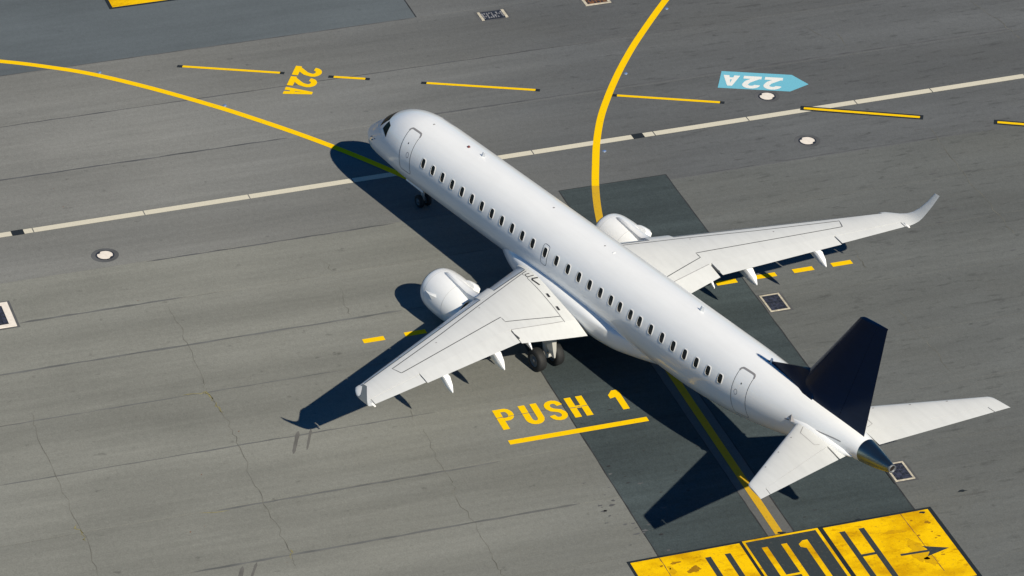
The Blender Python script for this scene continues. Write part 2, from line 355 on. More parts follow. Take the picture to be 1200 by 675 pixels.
# cream line, black blocks on it
A0 = Vector((-3.3,-17.36,0)); A1 = Vector((9.19,31.12,0)); ad = (A1-A0).normalized()
def along(s): p = A0 + ad*s; return (p.x, p.y)
brk = [-40, .55, 1.05, 1.5, 6.6, 11.5, 16.4, 25.1, 30.05, 30.55, 31.1, 35.8, 41.3, 45.2, 50.1, 58, 90]
for a, b in zip(brk[:-1], brk[1:]):
    if abs(a-.55) < .01 or abs(a-30.05) < .01:
        strip([along(a-.03), along(b+.03)], .46, .014, 'black_block', M['black'], apron, 'black block interrupting the cream line')
    else: strip([along(a+.025), along(b-.025)], .40, .009, 'cream_line', M['white_line'], apron)
# dashed thin yellow service line with black ends
td = Vector((cos(radians(49.2)), sin(radians(49.2)), 0))
dash = [((-13.27,-2.54),(-10.19,1.08),0),((-8.45,3.05),(-7.47,4.22),0),((-5.53,6.47),(-2.15,10.47),0),((.39,13.44),(3.58,17.17),0),((6.19,20.18),(9.84,24.27),1),((12.19,27.05),(15.4,30.6),1)]
for a, b, outl in dash:
    a = Vector((*a, 0)); b = Vector((*b, 0)); d = (b-a).normalized()
    if outl: strip([(a-d*.16)[:2], (b+d*.16)[:2]], .44, .0105, 'dash_outline', M['black'], apron)
    else:
        strip([(a-d*.26)[:2], (a-d*.0)[:2]], .24, .008, 'dash_end', M['black'], apron); strip([b[:2], (b+d*.22)[:2]], .24, .008, 'dash_end', M['black'], apron)
    strip([a[:2], b[:2]], .2, .013, 'thin_dash', M['yellow'], apron)
# short block dashes crossing under the wings
for v in [-4.76, -2.9, -1.0, .9, 2.75, 4.6, 6.5, 8.1, 9.6, 11.35, 13.2, 14.96, 16.79]:
    sheet(14.72, 15.06, v, v+.95, .013, 'block_dash', M['yellow'])

# ---- stencil glyphs: pieces in a box of height 1
def arc(cx, cy, rx, ry, a0, a1, n=8): return [(cx+rx*cos(radians(a0+(a1-a0)*i/n)), cy+ry*sin(radians(a0+(a1-a0)*i/n))) for i in range(n+1)]
def rib(pts, s):
    P = [Vector(p) for p in pts]; n = len(P); L = []; Rr = []
    for i in range(n):
        if i == 0: d = (P[1]-P[0]).normalized(); nr = Vector((-d.y, d.x)); k = 1
        elif i == n-1: d = (P[-1]-P[-2]).normalized(); nr = Vector((-d.y, d.x)); k = 1
        else:
            d1 = (P[i]-P[i-1]).normalized(); d2 = (P[i+1]-P[i]).normalized(); n1 = Vector((-d1.y, d1.x)); n2 = Vector((-d2.y, d2.x))
            nr = (n1+n2).normalized(); k = 1/max(.35, nr.dot(n1))
        L.append(P[i]+nr*s/2*k); Rr.append(P[i]-nr*s/2*k)
    return [[L[i], Rr[i], Rr[i+1], L[i+1]] for i in range(n-1)]
def quad(x0, y0, x1, y1): return [[Vector((x0,y0)), Vector((x1,y0)), Vector((x1,y1)), Vector((x0,y1))]]
def glyph(ch, w, s):
    sv = s  # stroke
    if ch == 'P': return quad(0,0,s,1) + rib([(s,1-s*.42)] + [(w*.55,1-s*.42)] + arc(w*.55, .70, w*.45-s/2, .30-s*.42, 80, -80, 8) + [(w*.55,.40+s*.42), (s,.40+s*.42)], s*.84)
    if ch == 'U': return rib([(s/2,1),(s/2,.30)] + arc(w/2, .30, w/2-s/2, .30-s/2, 190, 350, 8) + [(w-s/2,.30),(w-s/2,1)], s)
    if ch == 'S': return rib([(w-s*.45,.72)] + arc(w/2, .74, w/2-s/2, .26-s*.42, 10, 180, 7) + [(s*.55,.66)] + [(w*.32,.55),(w*.68,.45)] + [(w-s*.55,.34)] + arc(w/2, .26, w/2-s/2, .26-s*.42, 0, -170, 7) + [(s*.45,.28)], s*.88)
    if ch == 'H': return quad(0,0,s,1) + quad(w-s,0,w,1) + quad(s,.5-s*.33,w-s,.5+s*.33)
    if ch == '1': return [[Vector(p) for p in ((w-s,0),(w,0),(w,.9),(w-s*.25,1),(w-s,1),(w-s,.66))], [Vector(p) for p in ((w-s,.66),(w-s,1),(0,.80),(0,.62))]]
    if ch == '2': return rib([(s*.5,.70)] + arc(w/2, .70, w/2-s/2, .30-s/2, 170, -20, 9) + [(w*.72,.46),(s*.62,s*.55)], s) + quad(0,0,w,s)
    if ch == 'A':
        h = w/2; L = [Vector((0,0)), Vector((s,0)), Vector((h,.70)), Vector((h,1)), Vector((h-s*.42,1))]
        y0, y1 = .2, .2+s*.8; xi = lambda y: s+(h-s)*y/.70
        return [L, [Vector((w-p.x, p.y)) for p in reversed(L)], [Vector((xi(y0),y0)), Vector((w-xi(y0),y0)), Vector((w-xi(y1),y1)), Vector((xi(y1),y1))]]
    if ch == '4': return quad(0,.42,s,1) + quad(w-s,0,w,1) + quad(0,.42-s*.55,w-s,.42)
def put_glyph(ch, org, right, up, h, w, s, z, name, mat, parent, label=None, cut=None):
    V = []; F = []
    for k, poly in enumerate(glyph(ch, w/h, s/h)):
        b = len(V); V += [org + right*p.x*h + up*p.y*h + Vector((0,0,z+.0004*k)) for p in poly]; F.append(tuple(range(b, b+len(poly))))
    return mesh(name, V, F, mat, parent, label=label)
# PUSH 1
for ch, v, w in [('P', -1.22, .80), ('U', -.10, .80), ('S', .92, .80), ('H', 1.92, .79), ('1', 3.78, .53)]:
    put_glyph(ch, UV(23.38, v), ev, -eu, 1.56, w, .285, .013, 'letter', M['yellow'], apron, 'yellow painted %s of the PUSH 1 marking' % ch)
for u, va, vb in [(22.45, -1.25, 1.7), (22.62, 1.9, 2.75)]:
    strip([UV(u+random.uniform(-.01,.01), va+(vb-va)*i/10)[:2] for i in range(11)], .035, .0165, 'seam_smear', M['smear'], apron, jit=.4)
sheet(24.2, 24.53, -1.3, 4.74, .013, 'underline', M['yellow'], 'yellow bar under the PUSH 1 marking')
# yellow 22A on the ground
rd = Vector((cos(radians(-43)), sin(radians(-43)), 0)); ud = Vector((cos(radians(45)), sin(radians(45)), 0))
for k, (ch, w, off) in enumerate([('2', .94, 0), ('2', .94, 1.10), ('A', .74, 2.2)]):
    put_glyph(ch, Vector((-10.40, 2.10, 0))+rd*off, rd, ud, 1.38, w, .30, .013, 'letter', M['yellow'], apron, 'yellow painted %s of the 22A marking' % ch)
# light blue arrow sign with white 22A
bl = [(1.01,19.11),(3.14,21.73),(4.35,21.83),(4.48,20.64),(2.31,17.95)]
bs = mesh('arrow_sign', [(x, y, .012) for x, y in bl], [(4,3,2,1,0)], M['sky_blue'], apron, label='light blue painted arrow sign reading 22A')
rb = Vector((cos(radians(231)), sin(radians(231)), 0)); ub = Vector((cos(radians(-42)), sin(radians(-42)), 0))
for ch, w, off in [('2', .86, 0), ('2', .86, 1.02), ('A', .80, 2.06)]:
    put_glyph(ch, Vector((3.19, 21.18, 0))+rb*off, rb, ub, 1.26 if ch == '2' else 1.08, w, .28, .017, 'letter', M['letter_white'], bs)
# big yellow and black location sign
sg = sheet(33.95, 39.1, .39, 13.31, .008, 'painted_sign', M['black'], 'large yellow and black painted sign with H, 41 and an arrow')
def on_sign(u0, u1, v0, v1, z, name, mat): return mesh(name, [UV(u0,v0,z),UV(u1,v0,z),UV(u1,v1,z),UV(u0,v1,z)], [(0,1,2,3)], M[mat], sg)
on_sign(34.08, 38.95, .51, 5.07, .012, 'panel', 'sign_yellow'); on_sign(34.0, 39.0, 5.21, 8.42, .012, 'panel', 'sign_yellow'); on_sign(34.08, 38.95, 8.62, 13.13, .012, 'panel', 'sign_yellow')
on_sign(34.12, 38.9, 5.31, 8.29, .016, 'panel', 'sign_black')
put_glyph('H', UV(38.2, 3.43), ev, -eu, 3.58, 1.06, .24, .016, 'letter', M['sign_black'], sg)
put_glyph('H', UV(38.15, 9.13), ev, -eu, 3.6, 1.06, .24, .016, 'letter', M['sign_black'], sg)
put_glyph('4', UV(38.15, 5.80), ev, -eu, 3.5, 1.06, .24, .020, 'letter', M['sign_yellow'], sg)
p1 = [(38.15,7.49),(38.15,7.73),(34.65,7.73),(34.65,7.52),(34.85,7.29),(35.06,7.29),(35.2,7.49)]
mesh('letter', [UV(u, v, .020) for u, v in p1], [tuple(range(7))], M['sign_yellow'], sg)
aw = [(36.71,10.83),(36.84,10.83),(36.89,12.02),(37.18,11.80),(36.87,12.86),(36.44,11.86),(36.75,12.02)]
mesh('arrow', [UV(u, v, .016) for u, v in aw], [(0,1,2,6),(6,2,3,4,5)], M['sign_black'], sg)
M['sign_stain'] = road_paint('stained_yellow_paint', (.62,.36,.003), .9, (.3,.17,.02), (.7,.6,.4))
M['sign_rust'] = road_paint('rusty_paint', (.30,.15,.008), .95, (.6,.36,.01))
def stain(u, v, ru, rv, mat, n=26):
    V = [UV(u, v, .0142)]; ph = [random.random()*6 for _ in range(4)]
    for i in range(n):
        a = 2*pi*i/n; k = 1+.22*sin(2*a+ph[0])+.16*sin(3*a+ph[1])+.12*sin(5*a+ph[2])+.12*sin(9*a+ph[3]); V.append(UV(u+ru*k*cos(a), v+rv*k*sin(a), .0142))
    mesh('stain', V, [(0, i+1, (i+1) % n+1) for i in range(n)], M[mat], sg)
stain(36.75, 11.6, .62, .42, 'sign_stain'); stain(37.5, 11.85, .35, .22, 'sign_stain'); stain(35.2, 11.2, .12, .5, 'sign_stain'); stain(35.25, 2.75, .2, .26, 'sign_rust'); stain(34.6, 2.2, .08, .2, 'sign_rust'); stain(35.05, 1.9, .25, .15, 'sign_stain'); stain(34.95, 12.75, .12, .1, 'sign_rust')
for _ in range(16): stain(random.uniform(34.3, 37.6), random.choice((random.uniform(.7, 3.2), random.uniform(10.4, 12.9))), random.uniform(.02, .06), random.uniform(.03, .1), 'sign_rust', 9)
strip([UV(34.1+.2*i, 11.95+.004*i+random.uniform(-.01,.01))[:2] for i in range(22)], .03, .0145, 'crack', M['rust'], apron, jit=.5)
strip([UV(34.1+.2*i, 1.72+random.uniform(-.01,.01))[:2] for i in range(22)], .03, .0145, 'crack', M['rust'], apron, jit=.5)
# the sign at the upper left edge
sg2 = sheet(-24.2, -19.2, -7.8, 5.1, .008, 'painted_sign', M['black'], 'yellow painted sign with black border at the upper left edge')
mesh('panel', [UV(-24.0,-7.62,.012),UV(-19.36,-7.62,.012),UV(-19.36,4.9,.012),UV(-24.0,4.9,.012)], [(0,1,2,3)], M['sign_yellow'], sg2)
# oil drips and scuffs: small irregular blots
def blot(u, v, r, mat, z=.0072, el=1.6):
    n = 9; V = [UV(u, v, z)]; a0 = random.random()*6
    for i in range(n):
        a = 2*pi*i/n; k = r*random.uniform(.45, 1.2); V.append(UV(u+k*cos(a)*.8, v+k*sin(a)*el, z))
    return mesh('oil_blot', V, [(0, i+1, (i+1) % n+1) for i in range(n)], M[mat], apron)
for _ in range(26): blot(random.gauss(31.0, 1.6), random.gauss(1.55, .8), random.uniform(.03, .10), 'tar')
for _ in range(40): blot(random.uniform(21, 33.7), random.choice((random.uniform(2, 6.2), random.uniform(7.6, 12.4))), random.uniform(.02, .08), 'joint')
for _ in range(26): blot(random.uniform(4, 20), random.uniform(13, 30), random.uniform(.03, .08), 'tar', el=3.5)
for u, v in [(34.25, 12.85), (33.95, 10.2), (33.3, 15.0), (33.9, 6.9)]: blot(u, v, .13, 'black', .0155)
for _ in range(14): blot(random.uniform(-8, 33), random.uniform(-22, -6), random.uniform(.02, .05), 'rust', el=1)

# ------------------------------------------------------------------ covers and lights set into the apron
def pit_cover(u, v, du, dv, label, plate, nu, nv, bars_all=True, stud='cast_iron'):
    p = UV(u, v); t = thing('pit_cover', label, 'pit cover', (p.x, p.y, 0), GA, 'rectangular pit covers in the apron')
    w = .3 if du > 2 else (.085 if plate == 'blue_iron' else .14)
    for e_ in (-1, 1): MB().box((0, e_*(dv/2-w/2), .005), (du, w, .05)).build('concrete_rim', M['round_white' if du > 2 else 'concrete'], t)
    if bars_all:
        for e_ in (-1, 1): MB().box((e_*(du/2-w*.4), 0, .004), (w*.8, dv-2*w, .05)).build('concrete_rim', M['round_white' if du > 2 else 'concrete'], t)
    MB().box((0, 0, -.008), (du-.03, dv-.03, .044)).build('cover_plate', M[plate], t)
    rb_ = MB(); gu, gv = (du-2*w)/nu, (dv-2*w)/nv
    for i in range(nu):
        for j in range(nv):
            if random.random() < .72: rb_.box((-du/2+w+gu*(i+.5), -dv/2+w+gv*(j+.5), .018), (gu*random.uniform(.45,.8), gv*random.uniform(.45,.8), .02))
    rb_ = rb_.build('raised_studs', M[stud], t); rb_['kind'] = 'stuff'
    for a, b, c_, d_ in ((-du/2-.06, 0, .12, dv+.24), (du/2+.06, 0, .12, dv+.24), (0, -dv/2-.06, du, .12), (0, dv/2+.06, du, .12)): MB().box((a, b, 0), (c_, d_, .008)).build('tar_edge', M['tar'], t)
M['blue_iron'] = simple('blue_grey_iron', (.04,.045,.07), .6, .2, var=.6, scale=7)
M['light_iron'] = simple('worn_iron', (.28,.28,.29), .5, .3, var=.4, scale=8)
pit_cover(-12.94, 10.06, .88, 1.37, 'pit cover with mottled plate and pale ends near the top edge', 'cast_iron', 4, 9, False, 'light_iron')
pit_cover(-13.1, 15.45, 1.2, 1.34, 'rusty brown pit cover cut by the top edge of the picture', 'rust', 4, 6)
pit_cover(8.14, -19.6, 2.1, 2.1, 'pale framed pit cover cut by the left edge of the picture', 'cast_iron', 5, 6, True, 'blue_iron')
pit_cover(17.15, 13.2, 1.40, .92, 'dark pit cover just behind the starboard wing', 'blue_iron', 5, 4)
pit_cover(31.2, 13.12, 1.32, .86, 'dark pit cover right beside the tail exhaust', 'blue_iron', 5, 4)
def round_cover(u, v, label):
    p = UV(u, v); t = thing('round_cover', label, 'manhole cover', (p.x, p.y, 0), GA, 'round white covers in the apron')
    MB().lathe((0,0,0), (0,0,1), [(0,.42),(.012,.42),(.012,.30),(0,.30)], 28).build('iron_ring', M['cast_iron'], t)
    MB().lathe((0,0,0), (0,0,1), [(0,.62),(.005,.6),(.005,.40)], 28).build('tar_edge', M['tar'], t)
    V = []; n = 40
    for i in range(n):
        a = 2*pi*i/n; r = .345 if min(abs(a-pi*.25), abs(a-pi*1.25)) > .16 else .27
        V.append((r*cos(a), r*sin(a), .02))
    mb = MB(); mb.add(V+[(x, y, 0) for x, y, z in V], [tuple(range(n))]+[(i, n+i, n+(i+1) % n, (i+1) % n) for i in range(n)])
    mb.build('lid', M['round_white'], t)
round_cover(4.4, -13.57, 'round white cover left of the aircraft nose below the cream line')
round_cover(3.85, 20.05, 'round white cover below the outlined yellow dash at right')
round_cover(-.86, 19.87, 'round white cover touching the light blue arrow sign')
def inset_light(x, y, label):
    t = thing('inset_light', label, 'ground light', (x, y, 0), 0, 'inset lights along the taxi lines')
    MB().lathe((0,0,0), (0,0,1), [(0,.11),(.012,.10),(.03,.07),(.032,0.001)], 16).build('housing', M['light_metal'], t, True)
    MB().box((.04, 0, .033), (.04, .08, .012)).build('lens', M['lens_blue'], t)
for (x, y), l in zip([(-5.93,20.73),(-1.28,15.08),(4.62,9.83),(-14.88,-6.2),(-8.71,-2.8)], ['inset ground light beside the upper curve nearest the top edge', 'inset ground light beside the middle of the upper yellow curve', 'inset ground light beside the upper yellow curve near the dark patch', 'inset ground light on the left yellow curve far from the nose', 'inset ground light on the left yellow curve nearer the nose']): inset_light(x, y, l)

#@AIRPLANE
# ------------------------------------------------------------------ the airplane (nose towards -X, starboard +Y)
plane = thing('airplane', 'white twin engine passenger jet with dark navy tail fin parked on the apron', 'airplane', (0, 0, 0))
FS = [[0.07,-2.747,.578,.03],[.15,-2.489,.397,.22],[.33,-2.285,.287,.365],[.63,-2.055,.204,.545],[1.02,-1.782,.146,.765],[1.4,-1.537,.108,.945],[2.0,-1.064,.076,1.132],[2.5,-.725,.061,1.241],[3.0,-.443,.045,1.331],[4.0,-.128,.01,1.45],[5.0,-.015,0,1.505],[6.5,0,0,1.505],
      [26.0,0,0,1.505],[27.5,0,.09,1.48],[29.0,.01,.24,1.431],[30.5,.005,.478,1.334],[32.0,-.02,.788,1.188],[33.5,-.061,1.163,.996],[35.0,-.137,1.56,.765],[36.3,-.273,1.87,.56],[37.2,-.41,1.98,.45],[38.0,-.55,2.109,.30],[38.65,-.69,2.304,.145]]
def make_pchip(x, y):
    n = len(x); h = [x[i+1]-x[i] for i in range(n-1)]; dl = [(y[i+1]-y[i])/h[i] for i in range(n-1)]; m = [0.0]*n
    for i in range(1, n-1):
        if dl[i-1]*dl[i] > 0: w1 = 2*h[i]+h[i-1]; w2 = h[i]+2*h[i-1]; m[i] = (w1+w2)/(w1/dl[i-1]+w2/dl[i])
    m[0] = dl[0]; m[-1] = dl[-1]
    def f(q):
        i = 0
        while i < n-2 and q > x[i+1]: i += 1
        t = (q-x[i])/h[i]
        return (2*t**3-3*t*t+1)*y[i]+(t**3-2*t*t+t)*h[i]*m[i]+(-2*t**3+3*t*t)*y[i+1]+(t**3-t*t)*h[i]*m[i+1]
    return f
fx = [s[0] for s in FS]; f_top = make_pchip(fx, [s[1] for s in FS]); f_bot = make_pchip(fx, [s[2] for s in FS]); f_wid = make_pchip(fx, [s[3] for s in FS])
SL = .0225
def fus(x, deg, off=0.0):
    """point on the fuselage skin: station x, angle from starboard (90 = crown, 180 = port)"""
    t = f_top(x)+4.6+SL*x; b = f_bot(x)+1.25+SL*x; w = f_wid(x)+off; zc = b+(t-b)*1.75/3.35; a = radians(deg); s_ = sin(a)
    return Vector((x, w*cos(a), zc+(t-zc+off)*s_ if s_ > 0 else zc+(zc-b+off)*s_))
NA = 72
def fus_ring(x): return [fus(x, 360*i/NA) for i in range(NA)]
xs = [.07,.09,.12,.15,.2,.26,.33,.42,.52,.63,.75,.88,1.02,1.2,1.4,1.6,1.8,2.0,2.25,2.5,2.75,3.0,3.33,3.66,4.0,4.33,4.66,5.0,5.5,6.0,6.5]
xs += [6.5+i*.75 for i in range(1, 27)] + [26.4+.4*i for i in range(27)] + [37.05]
xs = sorted(set(round(x, 3) for x in xs if x <= 37.05))
fuselage = MB().loft([fus_ring(x) for x in xs]).build('fuselage', M['white'], plane, angle=50)
cone_xs = [37.05, 37.2, 37.45, 37.7, 38.0, 38.3, 38.5, 38.65]
tail_cone = MB().loft([[p for p in fus_ring(x)] for x in cone_xs], caps=False).build('tail_cone', M['steel'], plane, True, 'polished bare metal tail cone')
zt = 4.6+SL*38.65-.69; zb = 1.25+SL*38.65+2.304; zm = (zt+zb)/2
MB().lathe((38.6, 0, zm), (1, 0, 0), [(0,.17),(.10,.17),(.10,.13),(-.10,.12)], 24).build('exhaust_ring', M['rim'], tail_cone, True)
MB().lathe((38.6, 0, zm), (1, 0, 0), [(.03,.135),(.03,.001)], 24).build('exhaust_throat', M['steel_dark'], tail_cone)

# ribbons and panels lying on the fuselage skin
def skin_ribbon(pts, w, off, name, mat, parent, closed=False):
    P = [fus(x, a, off) for x, a in pts]; Q = [fus(x, a, off+.05)-fus(x, a, off) for x, a in pts]; n = len(P); V = []
    for i in range(n):
        d = ((P[(i+1) % n] if closed else P[min(i+1, n-1)]) - (P[i-1] if (i or closed) else P[0])).normalized(); s_ = d.cross(Q[i].normalized()).normalized()
        V += [P[i]+s_*w/2, P[i]-s_*w/2]
    F = [(2*i, 2*i+1, 2*((i+1) % n)+1, 2*((i+1) % n)) for i in range(n if closed else n-1)]
    return mesh(name, V, F, mat, parent)
def densify(pts, k=4, closed=True):
    out = []; m = len(pts)
    for i in range(m if closed else m-1):
        a, b = pts[i], pts[(i+1) % m]
        for j in range(k): t = j/k; out.append((a[0]+(b[0]-a[0])*t, a[1]+(b[1]-a[1])*t))
    if not closed: out.append(pts[-1])
    return out
def skin_patch(poly, off, name, mat, parent, n=6, thick=0.0):
    """quad patch (4 corners x,deg) conforming to the skin"""
    a, b, c, d = poly; V = []; F = []
    for i in range(n+1):
        for j in range(n+1):
            s_, t = i/n, j/n
            x = (a[0]*(1-s_)+b[0]*s_)*(1-t)+(d[0]*(1-s_)+c[0]*s_)*t; g = (a[1]*(1-s_)+b[1]*s_)*(1-t)+(d[1]*(1-s_)+c[1]*s_)*t
            V.append(fus(x, g, off))
    for i in range(n):
        for j in range(n): F.append((i*(n+1)+j, (i+1)*(n+1)+j, (i+1)*(n+1)+j+1, i*(n+1)+j+1))
    return mesh(name, V, F, mat, parent, True)
# cabin windows
win_x = [6.84,7.63,8.42,9.22,10.02,10.82,11.62,12.42,13.21,14.02,14.82,15.63,16.59,17.46,18.33,19.16,19.96,20.76,21.53,22.19,22.97,23.63,24.43,25.23,26.03,26.83,27.63,28.42,29.22]
def oval(x, g, hw, hh, n=20):
    """rounded window outline; hh in metres along the skin (1 deg = .0265 m)"""
    out = []
    for i in range(n):
        a = 2*pi*i/n; c_, s_ = cos(a), sin(a); p = .62
        out.append((x+hw*math.copysign(abs(c_)**p, c_), g+hh*math.copysign(abs(s_)**p, s_)/.0268))
    return out
for mirror in (False, True):
    for k, x in enumerate(win_x):
        g = 161.0+(3.0*max(0, (x-25.5)/3.7)**1.5 if x > 25.5 else 0); 
        if mirror: g = 180-g
        o1 = oval(x, g, .185, .25); o2 = oval(x, g, .138, .208)
        n = len(o1); V = [fus(a, b, .004) for a, b in o1]+[fus(a, b, .018) for a, b in o2]+[fus(a, b, .006) for a, b in o2]
        fr = mesh('window_frame', V, [(i, (i+1) % n, n+(i+1) % n, n+i) for i in range(n)]+[(n+i, n+(i+1) % n, 2*n+(i+1) % n, 2*n+i) for i in range(n)], M['frame_white'], fuselage)
        mesh('window', [fus(a, b, .009) for a, b in o2]+[fus(x, g, .009)], [(i, (i+1) % n, n) for i in range(n)], M['pane'], fuselage)
# doors: skin panel, dark gap line, grey gasket over the head
def door(name, x0, x1, g_top, g_bot, gasket=True, side=1, lw=.028):
    sk = lambda p: (p[0], p[1] if side > 0 else 180-p[1])
    r = .12; dg = r/.0268
    out = [(x0+r, g_top), (x1-r, g_top), (x1-.03, g_top+dg*.3), (x1, g_top+dg)] + [(x1, g_top+dg+(g_bot-g_top-2*dg)*i/10) for i in range(1, 11)] + [(x1-.04, g_bot-dg*.3), (x1-r, g_bot), (x0+r, g_bot), (x0+.04, g_bot-dg*.3)] + [(x0, g_bot-dg-(g_bot-g_top-2*dg)*i/10) for i in range(0, 11)] + [(x0+.03, g_top+dg*.3)]
    dpanel = skin_patch([sk((x0+.05, g_top+3)), sk((x1-.05, g_top+3)), sk((x1-.05, g_bot-3)), sk((x0+.05, g_bot-3))], .002, name, M['white'], plane, 20)
    skin_ribbon([sk(p) for p in out], lw, .0045, 'door_gap', M['line'], dpanel, True)
    if gasket:
        top = [(x0, g_top+5), (x0+.02, g_top+1.6), (x0+.09, g_top-.8), (x0+.2, g_top-1.2), (x1-.2, g_top-1.2), (x1-.09, g_top-.8), (x1-.02, g_top+1.6), (x1+.01, g_top+6)]
        skin_ribbon([sk(p) for p in densify(top, 3, False)], .085, .008, 'door_gasket', M['gasket'], dpanel)
        c_ = sk(((x0+x1)/2, g_top+24)); n = 10
        mesh('peephole', [fus(c_[0]+.035*cos(2*pi*i/n), c_[1]+.045/.0268*sin(2*pi*i/n), .007) for i in range(n)], [tuple(range(n))], M['decal_black'], dpanel)
        hx = x0+(x1-x0)*.72 if x0 < 10 else x0+(x1-x0)*.3
        hd = sk((hx, g_top+42))
        skin_ribbon([(hd[0]+.09*cos(a), hd[1]+.13/.0268*sin(a)) for a in [2*pi*i/12 for i in range(12)]], .022, .007, 'door_handle', M['gasket'], dpanel, True)
    return dpanel
for sd_ in (1, -1):
    door('door', 4.93, 5.80, 123.5, 197, True, sd_)
    door('door', 29.98, 30.86, 129, 216, True, sd_)
    door('emergency_exit', 16.36, 16.80, 148, 181.5, False, sd_, .022)
# cockpit glazing
for s_ in (1, -1):
    mr = (lambda p: p) if s_ > 0 else (lambda p: (p[0], 180-p[1]))
    skin_patch([mr((2.90,147)), mr((3.06,129.5)), mr((3.47,138)), mr((3.50,161))], .006, 'cockpit_window', M['glass_dark'], fuselage, 8)
    skin_patch([mr((2.46,142)), mr((2.02,92.5)), mr((2.72,92.5)), mr((3.00,127.5))], .006, 'windshield', M['glass_dark'], fuselage, 10)
    skin_patch([mr((2.78,144.5)), mr((2.50,142)), mr((3.0,127.8)), mr((3.04,129))], .005, 'windshield_post', M['frame_white'], fuselage, 4)
skin_ribbon([(1.2, a) for a in range(60, 121, 6)], .02, .004, 'radome_joint', M['faint'], fuselage)
# faint skin joints and small fittings on the crown
def blade(x, deg, h, c, name='antenna', mat='white', t=.05):
    b = fus(x, deg); n = (fus(x, deg, .1)-b).normalized(); s_ = n.cross(Vector((1,0,0))).normalized(); mb = MB()
    r0 = [b-Vector((c/2,0,0))-n*.03, b+s_*t-n*.03, b+Vector((c/2,0,0))-n*.03, b-s_*t-n*.03]; tp = b+n*h+Vector((c*.25,0,0))
    r1 = [tp-Vector((c*.25,0,0)), tp+s_*t*.5, tp+Vector((c*.25,0,0)), tp-s_*t*.5]
    mb.loft([r0, r1]); mb.build(name, M[mat], fuselage)
blade(9.43, 88.5, .22, .34); blade(25.8, 86, .24, .34); blade(30.75, 90, .22, .26)
def bump(x, deg, r, h, mat, name):
    b = fus(x, deg, -.01); n = (fus(x, deg, .1)-fus(x, deg)).normalized()
    MB().lathe(b, n, [(0, r), (h*.5, r*.85), (h*.85, r*.5), (h, .002)], 12).build(name, M[mat], fuselage, True)
bump(8.36, 90.5, .075, .09, 'red', 'beacon'); bump(5.65, 94, .06, .03, 'gasket', 'antenna_base'); bump(15.1, 90, .06, .03, 'gasket', 'antenna_base'); bump(19.1, 93, .05, .03, 'gasket', 'antenna_base'); bump(19.8, 94, .08, .03, 'frame_white', 'antenna_base')
for x, g in [(1.9, 168), (2.05, 176), (2.3, 172)]: blade(x, g, .09, .12, 'air_data_probe', 'gasket', .02); blade(x, 180-g, .09, .12, 'air_data_probe', 'gasket', .02)

# wing to body fairing
def sring(x, yw, zc, up, dn, ex=2.0, n=48):
    out = []
    for i in range(n):
        a = 2*pi*i/n; c_, s_ = cos(a), sin(a)
        y = yw*math.copysign(abs(c_)**(2/ex), c_); z = (up if s_ > 0 else dn)*math.copysign(abs(s_)**(2/ex), s_)
        out.append(Vector((x, y, zc+z)))
    return out
FA = [(11.8,.5,.15,.45,.95),(12.4,.95,.35,.78,.94),(13.0,1.2,.48,1.0,.94),(13.7,1.42,.55,1.18,.94),(14.5,1.58,.6,1.3,.94),(15.5,1.66,.6,1.38,.94),(17,1.70,.6,1.42,.94),(18.5,1.72,.54,1.44,.95),(20.0,1.70,.45,1.42,.97),(21.3,1.55,.33,1.34,1.0),(22.3,1.28,.24,1.16,1.04),(23.3,.96,.16,.92,1.1),(24.0,.7,.1,.7,1.16),(24.6,.4,.06,.45,1.24)]
fa = [make_pchip([a[0] for a in FA], [a[k] for a in FA]) for k in (1, 2, 3, 4)]
rings = []
for i in range(61):
    x = 11.8+12.8*i/60; rings.append(sring(x, fa[0](x), 3.0+SL*x-fa[3](x), fa[1](x), fa[2](x), 2.4))
MB().loft(rings).build('wing_root_fairing', M['white'], plane, angle=60)

# ---- wings
def lerp_tab(tab, y):
    for a, b in zip(tab[:-1], tab[1:]):
        if y <= b[0] or b is tab[-1]:
            t = (y-a[0])/(b[0]-a[0]); return [a[k]+(b[k]-a[k])*t for k in range(1, len(a))]
#        y, xLE, zLE, xTE, zTE, t/c
WT = [(0.6,13.95,2.28,20.30,1.62,.135),(1.6,14.74,2.36,20.30,1.84,.135),(3.0,15.46,2.49,20.31,2.13,.13),(5.14,16.58,2.68,20.36,2.63,.125),(10.52,19.36,3.14,21.66,3.12,.115),(13.42,20.87,3.40,22.38,3.42,.11)]
def foil(t, tc, upper):
    # cambered aerofoil, blunt nose
    th = 5*tc*(.2969*math.sqrt(t)-.126*t-.3516*t*t+.2843*t**3-.1036*t**4)
    cm = .014*4*t*(1-t)
    return cm+th if upper else cm-th*.95
def wing_pt(y, t, upper, off=0.0):
    ay = abs(y); xl, zl, xt, zt_, tc = lerp_tab(WT, ay); c_ = xt-xl
    return Vector((xl+c_*t, y, zl+(zt_-zl)*t+c_*foil(min(max(t, 0), 1), tc, upper)+(off if upper else -off)))
def wing_z(x, y, off=.004):
    xl, zl, xt, zt_, tc = lerp_tab(WT, abs(y)); return wing_pt(y, (x-xl)/(xt-xl), True, off)
